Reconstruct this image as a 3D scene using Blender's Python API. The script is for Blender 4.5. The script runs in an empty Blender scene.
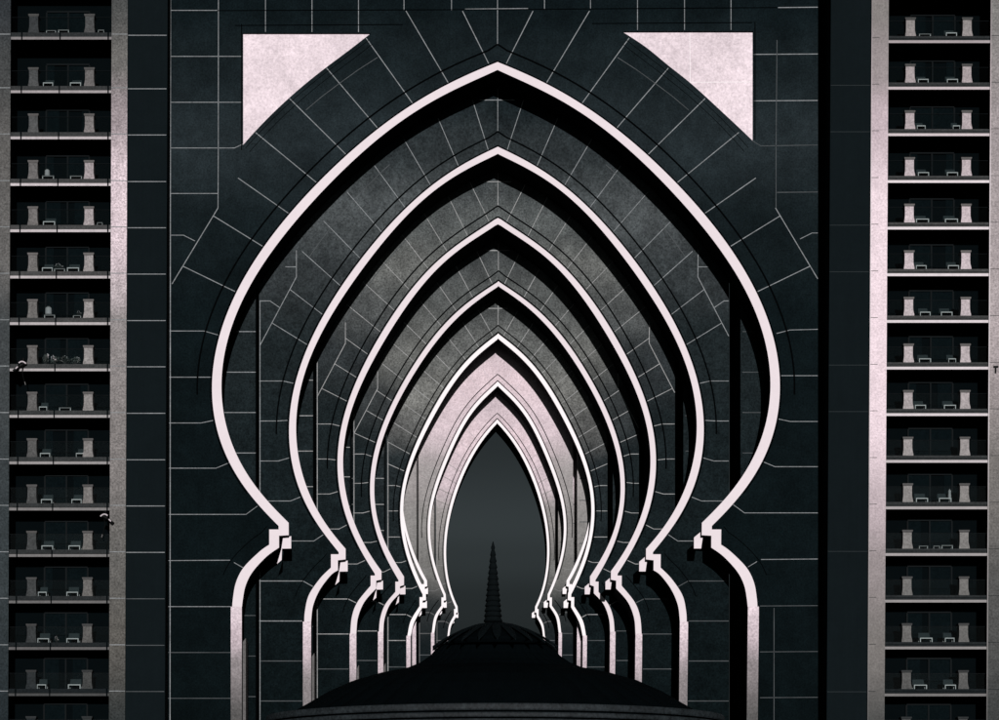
import bpy, bmesh, math, random
import numpy as np
from mathutils import Vector
from mathutils.geometry import tessellate_polygon
random.seed(7)
S = bpy.context.scene
COL = S.collection

# ------------------------------------------------------------------ measuring frame
# the building was surveyed on the photograph: 1 unit = 0.072 m on the tower fronts
U = 0.072            # metres per unit
D = 2000.0           # distance camera -> tower front, in units
VX, VY = 420.0, 950.0
CZ = 1.7             # eye height
def sc(d): return U*(D+d)/D
def W(x, y, d): return Vector(((x-VX)*sc(d), d*U, (VY-y)*sc(d)+CZ))

# ------------------------------------------------------------------ materials
def new_mat(name):
    m = bpy.data.materials.new(name); m.use_nodes = True
    nt = m.node_tree; nt.nodes.clear()
    out = nt.nodes.new('ShaderNodeOutputMaterial')
    b = nt.nodes.new('ShaderNodeBsdfPrincipled')
    nt.links.new(b.outputs[0], out.inputs[0])
    return m, nt, b

def stone(name, stops, depth=0.0, grain=.25, gsize=1.6, mott=.25, msize=40.0, wobble=30.0,
          rough=.9, spec=.03, streak=.0, bump=.0):
    """stops: list of (height mark y, colour): colour by height, mostly painted light falloff, blurred by noise."""
    m, nt, b = new_mat(name)
    N = nt.nodes.new; L = nt.links.new
    geo = N('ShaderNodeNewGeometry')
    def noise(size, detail=2.0, rough_=.6, vec=None):
        n = N('ShaderNodeTexNoise'); n.inputs['Scale'].default_value = 1.0/(size*U)
        n.inputs['Detail'].default_value = detail; n.inputs['Roughness'].default_value = rough_
        L(vec or geo.outputs['Position'], n.inputs['Vector']); return n.outputs['Fac']
    def math_(op, a, b_):
        n = N('ShaderNodeMath'); n.operation = op
        for i, v in enumerate((a, b_)):
            if isinstance(v, (int, float)): n.inputs[i].default_value = v
            else: L(v, n.inputs[i])
        return n.outputs[0]
    if len(stops) > 1:
        sep = N('ShaderNodeSeparateXYZ'); L(geo.outputs['Position'], sep.inputs[0])
        y = math_('MULTIPLY_ADD', sep.outputs['Z'], -1.0/sc(depth))
        y.node.inputs[2].default_value = VY + CZ/sc(depth)
        w = math_('MULTIPLY', math_('SUBTRACT', noise(70, 3), .5), wobble*3)
        y = math_('ADD', y, w)
        y0, y1 = stops[0][0], stops[-1][0]
        mr = N('ShaderNodeMapRange'); L(y, mr.inputs[0])
        mr.inputs[1].default_value = y0; mr.inputs[2].default_value = y1
        r = N('ShaderNodeValToRGB'); L(mr.outputs[0], r.inputs[0])
        cr = r.color_ramp; cr.interpolation = 'EASE'
        while len(cr.elements) < len(stops): cr.elements.new(.5)
        for e, (yy, c) in zip(cr.elements, stops):
            e.position = (yy-y0)/(y1-y0); e.color = (*c, 1)
        col = r.outputs[0]
    else:
        rgb = N('ShaderNodeRGB'); rgb.outputs[0].default_value = (*stops[0][1], 1); col = rgb.outputs[0]
    f = math_('ADD', math_('MULTIPLY', math_('SUBTRACT', noise(gsize, 2, .7), .5), grain*4), 1.0)
    f = math_('MULTIPLY', f, math_('ADD', math_('MULTIPLY', math_('SUBTRACT', noise(msize, 5, .65), .5), mott*4), 1.0))
    f = math_('MULTIPLY', f, math_('ADD', math_('MULTIPLY', math_('SUBTRACT', noise(gsize*4.5, 3, .6), .5), grain*1.6), 1.0))
    if streak:
        mp = N('ShaderNodeMapping'); mp.inputs['Scale'].default_value = (1, 1, .04)
        L(geo.outputs['Position'], mp.inputs['Vector'])
        f = math_('MULTIPLY', f, math_('ADD', math_('MULTIPLY', math_('SUBTRACT', noise(5, 3, .6, mp.outputs[0]), .5), streak*4), 1.0))
    f = math_('MAXIMUM', f, .12)
    mul = N('ShaderNodeVectorMath'); mul.operation = 'SCALE'
    L(col, mul.inputs[0]); L(f, mul.inputs['Scale'])
    L(mul.outputs[0], b.inputs['Base Color'])
    b.inputs['Roughness'].default_value = rough
    b.inputs['Specular IOR Level'].default_value = spec
    if bump:
        bp = N('ShaderNodeBump'); bp.inputs['Strength'].default_value = bump; bp.inputs['Distance'].default_value = .03
        L(noise(gsize, 2, .7), bp.inputs['Height']); L(bp.outputs[0], b.inputs['Normal'])
    return m

def plain(name, c, rough=.8, spec=.1, metal=0.0, grain=.08):
    m = stone(name, [(0, c)], grain=grain, mott=.08, rough=rough, spec=spec)
    m.node_tree.nodes['Principled BSDF'].inputs['Metallic'].default_value = metal
    return m

DK  = (.0055, .0098, .0115)
DK2 = (.0042, .0078, .0092)
PALE = (.80, .73, .753)
WHITE = (.97, .93, .935)
GREY = (.17, .172, .162)
PINK = (.71, .59, .62)

M = {}
M['black'] = plain('black_joint', (.0012, .0016, .0018), 1, 0)
M['grout'] = stone('pale_grout', [(0, (.235, .255, .26))], grain=.3, mott=.26, msize=24)
M['grout_mid'] = stone('mid_grout', [(0, (.30, .31, .305))], grain=.3, mott=.22, msize=24)
M['grout_dim'] = stone('dim_grout', [(0, (.075, .085, .088))], grain=.12, mott=.4, msize=24)  # dimmer grout; weaker sun on the right side painted into its colour
M['trim'] = stone('pale_trim', [(0, PALE)], grain=.025, mott=.03)
M['trim_white'] = stone('white_trim', [(0, WHITE)], grain=.02, mott=.02)
M['spandrel'] = stone('pink_spandrel', [(0, (.80, .70, .735))], grain=.22, gsize=2.0, mott=.20, msize=60)
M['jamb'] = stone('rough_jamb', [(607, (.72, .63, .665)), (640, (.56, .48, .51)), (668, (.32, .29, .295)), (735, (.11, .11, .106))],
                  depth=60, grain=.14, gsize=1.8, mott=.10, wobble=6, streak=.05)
M['jamb_back'] = stone('jamb_back_stone', [(0, (.12,.118,.115))], grain=.3, mott=.2)
M['reveal_shade'] = stone('shaded_reveal', [(0, (.0022, .0026, .0028))], grain=.08, mott=.1)  # near-black sides and soffits: their shade painted into pale stone
M['tower_dark'] = stone('tower_dark_stone', [(0, (.0052, .0088, .0102))], grain=.12, mott=.10, streak=.05)
M['tower_left'] = stone('granite_pier', [(0, (.065,.07,.068)), (60, (.14,.14,.132)), (120, (.33,.29,.30)), (180, (.66,.565,.595)), (245, (.66,.565,.595)), (290, (.46,.41,.42)),  # pier and edge stones: bright and shaded stretches of light painted by height
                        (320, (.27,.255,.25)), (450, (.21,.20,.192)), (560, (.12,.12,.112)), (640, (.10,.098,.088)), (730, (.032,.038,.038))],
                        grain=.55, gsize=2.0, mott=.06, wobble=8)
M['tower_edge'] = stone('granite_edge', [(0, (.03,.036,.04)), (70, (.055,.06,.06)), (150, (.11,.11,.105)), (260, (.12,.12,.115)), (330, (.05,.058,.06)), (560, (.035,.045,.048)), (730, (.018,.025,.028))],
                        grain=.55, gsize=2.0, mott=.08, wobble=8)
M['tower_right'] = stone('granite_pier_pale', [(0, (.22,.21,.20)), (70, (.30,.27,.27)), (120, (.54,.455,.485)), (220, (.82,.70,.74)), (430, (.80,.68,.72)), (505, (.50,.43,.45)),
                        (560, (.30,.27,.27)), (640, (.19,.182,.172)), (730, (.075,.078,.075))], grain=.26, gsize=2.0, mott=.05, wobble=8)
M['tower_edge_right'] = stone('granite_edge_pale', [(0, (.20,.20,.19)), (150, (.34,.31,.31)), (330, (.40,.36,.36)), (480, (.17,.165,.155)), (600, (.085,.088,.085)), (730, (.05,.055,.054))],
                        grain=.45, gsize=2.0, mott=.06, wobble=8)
M['post_left'] = stone('post_granite', [(0, (.06,.065,.065)), (110, (.16,.155,.15)), (180, (.36,.325,.33)), (290, (.28,.27,.262)), (450, (.20,.195,.187)), (560, (.14,.138,.13)), (730, (.03,.035,.035))],  # post tones by height: the fall of light painted in
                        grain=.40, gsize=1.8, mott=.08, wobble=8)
M['post_left_dim'] = stone('post_granite_dim', [(0, (.035,.04,.042)), (110, (.075,.08,.08)), (200, (.16,.155,.15)), (290, (.14,.138,.132)), (560, (.055,.06,.06)), (730, (.016,.021,.023))],  # same painted falloff on a dimmer copy, for the left post of each bay
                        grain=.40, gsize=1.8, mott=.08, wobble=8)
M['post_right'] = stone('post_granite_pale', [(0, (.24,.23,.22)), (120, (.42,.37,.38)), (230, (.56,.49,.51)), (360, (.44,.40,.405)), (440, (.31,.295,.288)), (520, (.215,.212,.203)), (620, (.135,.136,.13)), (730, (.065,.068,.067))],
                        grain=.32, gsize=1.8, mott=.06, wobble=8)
M['cap'] = stone('post_cap_stone', [(0, (.07,.072,.07)), (250, (.14,.135,.13)), (500, (.09,.09,.088)), (730, (.03,.034,.035))], grain=.15, mott=.1)  # cap, fascia and lips: same light falloff with height painted into the colour
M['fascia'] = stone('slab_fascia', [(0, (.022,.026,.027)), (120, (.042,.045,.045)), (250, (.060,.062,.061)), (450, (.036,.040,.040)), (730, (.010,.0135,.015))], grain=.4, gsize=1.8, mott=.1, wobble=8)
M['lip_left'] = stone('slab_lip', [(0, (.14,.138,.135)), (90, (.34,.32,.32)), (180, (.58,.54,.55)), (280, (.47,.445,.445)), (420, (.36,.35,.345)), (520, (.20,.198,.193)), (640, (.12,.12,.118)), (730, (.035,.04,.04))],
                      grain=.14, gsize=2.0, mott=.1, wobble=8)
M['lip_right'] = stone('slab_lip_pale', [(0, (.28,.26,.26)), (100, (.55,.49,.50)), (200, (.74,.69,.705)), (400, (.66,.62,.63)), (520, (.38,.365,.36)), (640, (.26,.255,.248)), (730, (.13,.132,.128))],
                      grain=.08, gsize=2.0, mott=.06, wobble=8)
M['interior'] = plain('balcony_interior', (.0022, .0038, .0044), .95, .0)  # shade of the unlit balconies painted in as near-black
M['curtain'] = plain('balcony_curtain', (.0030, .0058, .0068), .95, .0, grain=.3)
M['door_frame'] = plain('door_frame', (.0026, .0048, .0056), .6, .05)
M['chair_frame'] = plain('white_tube', (.46, .45, .44), .5, .2)
M['chair_seat'] = plain('dark_sling', (.03, .034, .036), .8, .05)
M['chair_back'] = plain('grey_sling', (.030, .038, .040), .8, .05)
M['table_top'] = plain('table_top', (.16, .158, .155), .6, .1)
M['pale_thing'] = plain('lantern_glass', (.34, .33, .33), .5, .2)
M['leaf'] = plain('leaf', (.06, .07, .065), .6, .2)
M['flower'] = plain('blossom', (.45, .42, .43), .7, .1)
M['pot'] = plain('pot', (.02, .022, .022), .7, .1)
M['lamp_black'] = plain('lamp_black', (.0015, .002, .002), .6, .1)
M['lamp_white'] = plain('lamp_white', (.58, .53, .55), .5, .2)
M['dome'] = stone('dome_metal', [(0, (.0011, .0022, .0027))], grain=.2, mott=.15, rough=.9, spec=.01)
M['dome_leaf'] = stone('dome_leaf_metal', [(0, (.0034, .0056, .0064))], grain=.2, mott=.25, rough=.9, spec=.02)
M['rim'] = stone('dome_rim_metal', [(0, (.0150, .0195, .0215))], grain=.6, gsize=2.5, mott=.3, msize=25, rough=.6, spec=.1)
M['spire'] = stone('spire_metal', [(0, (.0040, .0060, .0066))], grain=.2, mott=.1, rough=.9, spec=.02)
M['ground'] = stone('ground_paving', [(0, (.03, .03, .029))], grain=.1, mott=.15)

m, nt, b = new_mat('balcony_glass')
nt.nodes.remove(b)
tr = nt.nodes.new('ShaderNodeBsdfTransparent'); gl = nt.nodes.new('ShaderNodeBsdfGlossy'); mx = nt.nodes.new('ShaderNodeMixShader')
tr.inputs[0].default_value = (.88, .92, .92, 1); gl.inputs['Roughness'].default_value = .05
mx.inputs[0].default_value = .022
nt.links.new(tr.outputs[0], mx.inputs[1]); nt.links.new(gl.outputs[0], mx.inputs[2])
nt.links.new(mx.outputs[0], [n for n in nt.nodes if n.type == 'OUTPUT_MATERIAL'][0].inputs[0])
M['glass'] = m

# ------------------------------------------------------------------ mesh helper
class MB:
    def __init__(s): s.v = []; s.f = []; s.m = []; s.mats = []
    def slot(s, mat):
        if mat not in s.mats: s.mats.append(mat)
        return s.mats.index(mat)
    def face(s, pts, mat):
        i = len(s.v); s.v += [Vector(p) for p in pts]; s.f.append(tuple(range(i, i+len(pts)))); s.m.append(s.slot(mat))
    def mesh(s, pts, faces, mat):
        i = len(s.v); s.v += [Vector(p) for p in pts]; k = s.slot(mat)
        for f in faces: s.f.append(tuple(j+i for j in f)); s.m.append(k)
    def prism(s, loops, dref, d0, d1, mat, side=None, back=True):
        """loops (outer + holes) measured at depth dref, extruded straight back from d0 to d1"""
        side = side or mat
        P = [[W(x, y, dref) for x, y in l] for l in loops]
        fl = [[Vector((p.x, d0*U, p.z)) for p in l] for l in P]
        bl = [[Vector((p.x, d1*U, p.z)) for p in l] for l in P]
        tris = tessellate_polygon([[Vector((p.x, p.z, 0)) for p in l] for l in P])
        flat = [p for l in fl for p in l]; flatb = [p for l in bl for p in l]
        s.mesh(flat, tris, mat)
        if back: s.mesh(flatb, [t[::-1] for t in tris], side)
        for a, c in zip(fl, bl):
            n = len(a)
            s.mesh(a+c, [(i, (i+1) % n, n+(i+1) % n, n+i) for i in range(n)], side)
    def strip(s, pts, w, dref, d, mat):
        """flat inlaid line of width w following pts"""
        if len(pts) < 2: return
        Lp, Rp = [], []
        n = len(pts)
        for i in range(n):
            a = pts[max(i-1, 0)]; c = pts[min(i+1, n-1)]
            dx, dy = c[0]-a[0], c[1]-a[1]; l = math.hypot(dx, dy) or 1
            nx, ny = -dy/l*w/2, dx/l*w/2
            p = pts[i]
            for lst, sg in ((Lp, 1), (Rp, -1)):
                q = W(p[0]+sg*nx, p[1]+sg*ny, dref); q.y = d*U; lst.append(q)
        s.mesh(Lp+Rp, [(i, i+1, n+i+1, n+i) for i in range(n-1)], mat)
    def box(s, lo, hi, mat):
        x0, y0, z0 = lo; x1, y1, z1 = hi
        p = [(x0,y0,z0),(x1,y0,z0),(x1,y1,z0),(x0,y1,z0),(x0,y0,z1),(x1,y0,z1),(x1,y1,z1),(x0,y1,z1)]
        s.mesh(p, [(0,1,5,4),(1,2,6,5),(2,3,7,6),(3,0,4,7),(4,5,6,7),(3,2,1,0)], mat)
    def tube(s, a, b, r0, r1=None, mat=None, n=8):
        r1 = r0 if r1 is None else r1
        a = Vector(a); b = Vector(b); ax = (b-a).normalized()
        u = ax.orthogonal().normalized(); v = ax.cross(u)
        pts = []
        for c, r in ((a, r0), (b, r1)):
            for k in range(n):
                t = 2*math.pi*k/n; pts.append(c+u*math.cos(t)*r+v*math.sin(t)*r)
        f = [(k, (k+1) % n, n+(k+1) % n, n+k) for k in range(n)]
        f += [tuple(range(n))[::-1], tuple(range(n, 2*n))]
        s.mesh(pts, f, mat)
    def lathe(s, prof, c, mat, n=64, flute=None, a0=0.0, ky=1.0):
        """prof: (radius, z) from top to bottom"""
        pts = []
        for r, z in prof:
            for k in range(n):
                t = 2*math.pi*k/n + a0
                rr = r*(flute(t) if flute else 1)
                pts.append((c[0]+rr*math.cos(t), c[1]+ky*rr*math.sin(t), c[2]+z))
        f = []
        for i in range(len(prof)-1):
            for k in range(n):
                a, b_ = i*n+k, i*n+(k+1) % n
                f.append((a, b_, b_+n, a+n))
        f.append(tuple(range(n))); f.append(tuple(range((len(prof)-1)*n, len(prof)*n))[::-1])
        s.mesh(pts, f, mat)
    def build(s, name, parent=None, base=Vector((0,0,0)), smooth=False):
        me = bpy.data.meshes.new(name)
        me.from_pydata([tuple(v-base) for v in s.v], [], s.f)
        for m_ in s.mats: me.materials.append(m_)
        me.polygons.foreach_set('material_index', s.m)
        if smooth: me.polygons.foreach_set('use_smooth', [True]*len(s.f))
        bm = bmesh.new(); bm.from_mesh(me)
        bmesh.ops.remove_doubles(bm, verts=bm.verts, dist=1e-5)
        bmesh.ops.recalc_face_normals(bm, faces=bm.faces)
        bm.to_mesh(me); bm.free(); me.update()
        o = bpy.data.objects.new(name, me); COL.objects.link(o)
        if parent: o.parent = parent
        else: o.location = base
        return o

def thing(name, loc, label, cat, group=None):
    o = bpy.data.objects.new(name, None); COL.objects.link(o)
    o.empty_display_size = .3; o.location = loc
    tag(o, label, cat, group); return o
def tag(o, label, cat, group=None):
    o['label'] = label; o['category'] = cat
    if group: o['group'] = group

# ------------------------------------------------------------------ curves
def catmull(pts, step=2.0):
    out = []; n = len(pts)
    for i in range(n-1):
        p0 = pts[max(i-1,0)]; p1 = pts[i]; p2 = pts[i+1]; p3 = pts[min(i+2,n-1)]
        k = max(2, int(math.hypot(p2[0]-p1[0], p2[1]-p1[1])/step))
        for j in range(k):
            t = j/k
            out.append(tuple(.5*((2*p1[a])+(-p0[a]+p2[a])*t+(2*p0[a]-5*p1[a]+4*p2[a]-p3[a])*t*t+(-p0[a]+3*p1[a]-3*p2[a]+p3[a])*t**3) for a in (0,1)))
    out.append(tuple(pts[-1])); return out
def resample(pts, n):
    L = [0]
    for a, b_ in zip(pts, pts[1:]): L.append(L[-1]+math.hypot(b_[0]-a[0], b_[1]-a[1]))
    out = []; j = 0
    for i in range(n):
        s_ = L[-1]*i/(n-1)
        while j < len(L)-2 and L[j+1] < s_: j += 1
        t = (s_-L[j])/((L[j+1]-L[j]) or 1)
        out.append((pts[j][0]+(pts[j+1][0]-pts[j][0])*t, pts[j][1]+(pts[j+1][1]-pts[j][1])*t))
    return out
def smooth(pts, it):
    p = list(pts)
    for _ in range(it):
        for lam in (.5, -.52):            # Taubin: smooths the hand survey without shrinking it
            q = list(p)
            for i in range(1, len(p)-1):
                q[i] = tuple(p[i][a]+lam*((p[i-1][a]+p[i+1][a])/2-p[i][a]) for a in (0,1))
            p = q
    return p
def curve(pts, n, it=30):
    if it < 20: return smooth(resample(catmull(pts), n), it)
    p = np.array(resample(catmull(pts), n)); t = np.linspace(-1, 1, n)
    w = np.ones(n); w[:2] = 60; w[-2:] = 60
    out = []
    for a in (0, 1):
        c = np.polynomial.chebyshev.chebfit(t, p[:, a], 7, w=w); out.append(np.polynomial.chebyshev.chebval(t, c))
    q = [(float(x), float(y)) for x, y in zip(*out)]
    q[0] = tuple(pts[0]); q[-1] = tuple(pts[-1]); return q
def length(pts): return sum(math.hypot(b_[0]-a[0], b_[1]-a[1]) for a, b_ in zip(pts, pts[1:]))
def offset(pts, g):
    out = []; n = len(pts)
    for i in range(n):
        a = pts[max(i-1,0)]; c = pts[min(i+1,n-1)]
        dx, dy = c[0]-a[0], c[1]-a[1]; l = math.hypot(dx, dy) or 1
        out.append((pts[i][0]-dy/l*g*-1*-1, pts[i][1]+dx/l*g)) if False else out.append((pts[i][0]+dy/l*-g*-1*-1, pts[i][1]+dx/l*g))
    return out
def outward(pts, i):
    """unit normal pointing out of the arch, for the left half path running apex -> foot"""
    a = pts[max(i-1,0)]; c = pts[min(i+1,len(pts)-1)]
    dx, dy = c[0]-a[0], c[1]-a[1]; l = math.hypot(dx, dy) or 1
    return (-abs(dy)/l if True else 0, (dx/l if dy >= 0 else dx/l))

WALLS = [
 dict(off=0.0,
  uo=[(497.5,63),(460,78.5),(425,98.5),(400,115),(379,129.5),(347,154),(318,183.3),(290,214),(265,247.6),(245.4,280),(230,307),(218,337),(213.3,362),(211.7,385),(213.3,406),(218.2,430),(229.3,462),(245.3,489),(257.8,505),(278.75,526.4)],
  ui=[(497.5,70.8),(457,89.5),(427.8,105.5),(400,124.6),(366.7,147.8),(341.7,170.8),(315.3,200),(280.8,241),(268,260),(255,280),(241,304),(230.6,328),(223.3,358),(221,385),(223,405),(228.6,431),(237,455),(257.8,490.4),(267.5,502),(288.8,523.3)],
  co=[(278.75,529.9),(269.4,529.9)], lo=[(269.4,545.1),(259.7,552),(243.75,568),(236,583.3),(233,600),(232.5,607)],
  ci=[(288.9,535.6),(279.2,536.2)], li=[(279.2,548),(266.7,557),(252.8,572.2),(245.8,586),(243,600),(242.2,607)],
  jamb=(231,242), d=25, t=42, g=15, rad=41, Lr=75, ck=1.0),
 dict(off=.7,
  uo=[(498,147.5),(462.5,164.6),(436,183.3),(400,215.3),(387.6,228),(365.4,253),(346.7,280),(328,309),(307.8,347.8),(299.4,370),(291.8,397.8),(289,423),(290.4,446),(295.3,475),(302,497),(314.7,521),(323,533),(338.75,552.6)],
  ui=[(498,154.6),(455.5,176),(427.8,196),(400,225),(371.7,256.4),(355.7,280),(337,306),(317.5,342),(306.4,370),(298.4,400),(296.2,426),(297.4,448),(300.8,466),(306.4,486),(314.7,505.5),(328.6,529),(345.7,549.2)],
  co=[(338.75,554.7),(331,554.7)], lo=[(331,568),(320,579),(308.9,595.6),(305,612),(304.4,622)],
  ci=[(345.7,559.8),(338,560.7)], li=[(338,570.7),(331,575.5),(320,590),(313.2,606),(311.2,622)],
  jamb=(303,311.2), d=71, t=44, g=12.8, rad=33.4, Lr=56, ck=.88,
  frame=(257,740), slot=11, courses=[381,421,461,501,541,581,621,661,701], pil=[292,332.5,373,413.3,453.7,494,535,575.5,616,656.5,697]),  # slot: added gap at the right standing for cast shade
 dict(off=1.2,
  uo=[(497,218.7),(452.8,250),(427.8,270.8),(412.5,288),(398,307),(380,339),(366,361),(351.5,393.6),(341,428),(338,458),(339.7,491),(348,522),(363,554.7),(374.9,574.2)],
  ui=[(497,225),(461,250),(434.7,272),(416.7,292),(400,316),(381,348.5),(369.5,370),(350.8,408),(346.4,430),(343.6,460),(345.3,486),(353.5,522),(368,552),(381.5,571.4)],
  co=[(374.9,576),(370.7,576)], lo=[(370.7,586),(357.5,602.5),(352,617),(350.3,634)],
  ci=[(381.5,580),(376.25,581)], li=[(376.25,588.75),(364.4,602.3),(358,618),(356.4,634)],
  jamb=(349.7,356.4), d=119, t=48, g=10.3, rad=26, Lr=48, ck=.71,
  frame=(314.3,683), slot=8, courses=[424,459,494,529,564,599,634,669,704], pil=[346,381,416.5,451.8,487.3,522,557,592,627,662,697]),
 dict(off=2.0,
  uo=[(499,281.8),(473.6,299),(455.5,313.2),(441.4,328.6),(426.4,348),(417.5,360),(394,399.4),(382,429),(373,458),(370,485.6),(371.7,507.8),(376,530),(383,553),(398.5,580.4)],
  ui=[(499,286.6),(480,299.5),(459.7,315.8),(446.5,329.5),(430,351.5),(402,394),(387,429),(378,456.4),(374.2,485.6),(375.8,504),(379.6,528),(387,549),(404,577)],
  co=[(398.5,582),(395.4,582)], lo=[(395.4,592.2),(385.3,604.7),(380.4,618),(378.9,632)],
  ci=[(404,585.3),(400,586.7)], li=[(400,593.6),(390,604.7),(384.6,619),(383.4,632)],
  jamb=(378,383.4), d=171, t=36, g=8.8, rad=22, Lr=40, ck=.68,
  frame=(351,644), slot=5, courses=[454,483.3,513,542.5,572,601.5,631,660.5,690], pil=[448,477.5,507,536.5,566,596,625.5,655]),
 dict(off=2.0, white=True,
  uo=[(498.6,334),(480,348.6),(463.3,365.5),(441,395),(423.4,430),(408,463),(401,497),(400.6,513),(402.6,537),(407.4,560),(413,575),(422.6,594.7)],
  ui=[(498.6,339),(480,354.2),(467.5,366.5),(445.3,396),(427.6,430),(411.5,463),(404.2,496.7),(403.8,513),(405.8,537),(410.8,560),(416.8,575),(425.8,593.3)],
  co=[(422.6,597.5),(419.6,597.5)], lo=[(419.6,606.5),(410.8,621),(407.4,636)],
  ci=[(426,600.4),(422.6,601)], li=[(422.6,607.5),(414.3,622.5),(410.6,637)],
  jamb=(406.4,410.6), d=211, t=17, g=7, rad=18, Lr=32, ck=.57,
  frame=(385,612.5), slot=5, courses=[485.5,511,537,562.5,588.5,614.5,640.5,667], pil=[479,505,531,557,583,609,635,661]),
 dict(off=1.8, white=True,
  uo=[(498,330),(478,345),(459,365),(436,395),(417.5,430),(403,463),(400,490),(402.6,518),(406.6,540),(413.4,560),(418.5,572),(424,581.5)],
  ui=[(498,334),(480,349),(461.5,368),(438.5,398),(420,432),(405.5,465),(402.6,490),(405,517),(409,540),(416.4,560),(421.5,571),(427,581)],
  co=[(424,584.5),(421.6,584.5)], lo=[(421.6,593),(415.8,607),(412.8,624)],
  ci=[(427.2,586.6),(424.8,587.2)], li=[(424.8,594),(419,608),(416,624)],
  jamb=(412.2,416), d=230, t=10, g=6, rad=16, Lr=24, ck=.5,
  frame=(398,594), slot=0, courses=[], pil=[]),
 dict(off=1.8, white=True,
  uo=[(497.8,382),(473.3,406.5),(462,423.5),(448.3,451),(433.6,490),(428.5,513),(428.2,530),(430.8,558),(435.6,577),(443.5,595.4)],
  ui=[(497.8,386.4),(475.8,408.5),(464.7,425),(451.3,451.7),(436.2,491),(430.9,514),(430.5,530),(433.2,558),(438,576.5),(445.7,594.7)],
  co=[(443.5,597.8),(441.4,597.8)], lo=[(441.4,606),(434.4,617.3),(431.8,633)],
  ci=[(446,600.6),(443.7,601)], li=[(443.7,606.8),(437,618),(434.3,633)],
  jamb=(431,434.4), d=247, t=26, g=6.2, rad=14.5, Lr=26, ck=.5,
  frame=(417.5,577), slot=4, courses=[484,505.5,527,548,569.4,591,612.5,633.5,655], pil=[479,501,522.5,544,565.5,587,608.5,630,651]),
 dict(off=1.5, white=True,
  uo=[(497.5,419.7),(482.5,436),(474.5,449),(461.7,473),(449.5,507),(444.8,537),(444.2,560),(446.3,581),(451,597.5),(455.3,607.5)],
  ui=[(497.5,423.4),(484.3,437.7),(476.8,450),(464.2,474),(452,507.6),(447,537),(446.3,560),(448.5,581),(453.1,597),(457.5,606.8)],
  co=[(455.3,609.4),(454,609.4)], lo=[(454,615.7),(449.2,625),(447.4,637)],
  ci=[(457.8,612.8),(456,613.2)], li=[(456,617),(451,626.5),(449.2,637)],
  jamb=(446.9,449.3), d=276, t=42, g=5.2, rad=12, Lr=20, ck=.42,
  frame=(435,558), slot=3, courses=[509,528,547,565.5,584.7,603,621.4,640.5], pil=[505,524,543,562,581,600,619,638]),
]

def xc(y, off): return 497.8 - .0050*y + off
def mirror(pts, off): return [(2*xc(p[1], off)-p[0], p[1]) for p in pts]
def normal_out(pts, i):
    a = pts[max(i-1,0)]; c = pts[min(i+1,len(pts)-1)]
    dx, dy = c[0]-a[0], c[1]-a[1]; l = math.hypot(dx, dy) or 1
    # path runs from the apex down the left side: the outside lies to its right-hand (screen left / up)
    return (-dy/l, dx/l) if True else None
def off_path(pts, g):
    out = []
    for i in range(len(pts)):
        n = normal_out(pts, i); out.append((pts[i][0]+n[0]*g, pts[i][1]+n[1]*g))
    return out

TOP, GY = -70, 974.0
SURF = {  # crown glow and fade to dark below: light falloff painted into the stone
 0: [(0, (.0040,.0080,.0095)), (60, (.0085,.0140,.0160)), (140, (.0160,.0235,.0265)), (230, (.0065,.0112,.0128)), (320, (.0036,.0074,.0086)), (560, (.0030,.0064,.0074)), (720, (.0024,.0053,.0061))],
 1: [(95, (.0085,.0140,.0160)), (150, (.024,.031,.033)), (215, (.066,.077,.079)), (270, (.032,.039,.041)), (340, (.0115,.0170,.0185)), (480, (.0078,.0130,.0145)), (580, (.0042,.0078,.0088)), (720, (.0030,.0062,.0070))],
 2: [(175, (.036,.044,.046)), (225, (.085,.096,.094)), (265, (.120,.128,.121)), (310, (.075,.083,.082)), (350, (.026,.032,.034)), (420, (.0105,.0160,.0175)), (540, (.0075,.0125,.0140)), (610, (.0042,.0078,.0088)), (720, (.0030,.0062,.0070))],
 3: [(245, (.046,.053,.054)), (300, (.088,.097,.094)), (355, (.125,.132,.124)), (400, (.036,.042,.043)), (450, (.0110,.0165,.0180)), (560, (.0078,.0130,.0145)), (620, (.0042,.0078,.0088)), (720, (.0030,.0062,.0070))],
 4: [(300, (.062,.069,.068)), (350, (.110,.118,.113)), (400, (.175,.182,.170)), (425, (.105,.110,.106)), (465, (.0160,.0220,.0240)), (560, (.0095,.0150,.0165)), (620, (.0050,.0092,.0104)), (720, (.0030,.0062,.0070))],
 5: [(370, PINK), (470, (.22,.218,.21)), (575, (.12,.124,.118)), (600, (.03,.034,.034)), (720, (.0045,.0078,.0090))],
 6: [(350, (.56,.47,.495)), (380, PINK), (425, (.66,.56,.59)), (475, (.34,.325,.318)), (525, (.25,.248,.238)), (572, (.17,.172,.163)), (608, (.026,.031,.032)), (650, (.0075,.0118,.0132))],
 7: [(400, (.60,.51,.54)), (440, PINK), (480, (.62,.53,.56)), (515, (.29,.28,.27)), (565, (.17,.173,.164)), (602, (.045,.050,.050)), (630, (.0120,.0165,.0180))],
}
NAMES = [
 'outermost dark stone wall with widest pale ogee arch and two pink corner panels',
 'second arch wall from the front, grey mottled stone lit at the crown and shaded below and pale trim',
 'third arch wall from the front, grey mottled crown over dark lower courses',
 'fourth arch wall from the front, grey crown and thin pale trim',
 'fifth arch wall, last of the dark ones, just in front of pink stone',
 'slim arch wall behind the fifth one, its white trim showing only low down',
 'pink stone arch wall with black line beside its white trim, larger of two',
 'innermost and smallest pink stone arch wall, framing the dark sky',
]

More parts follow.
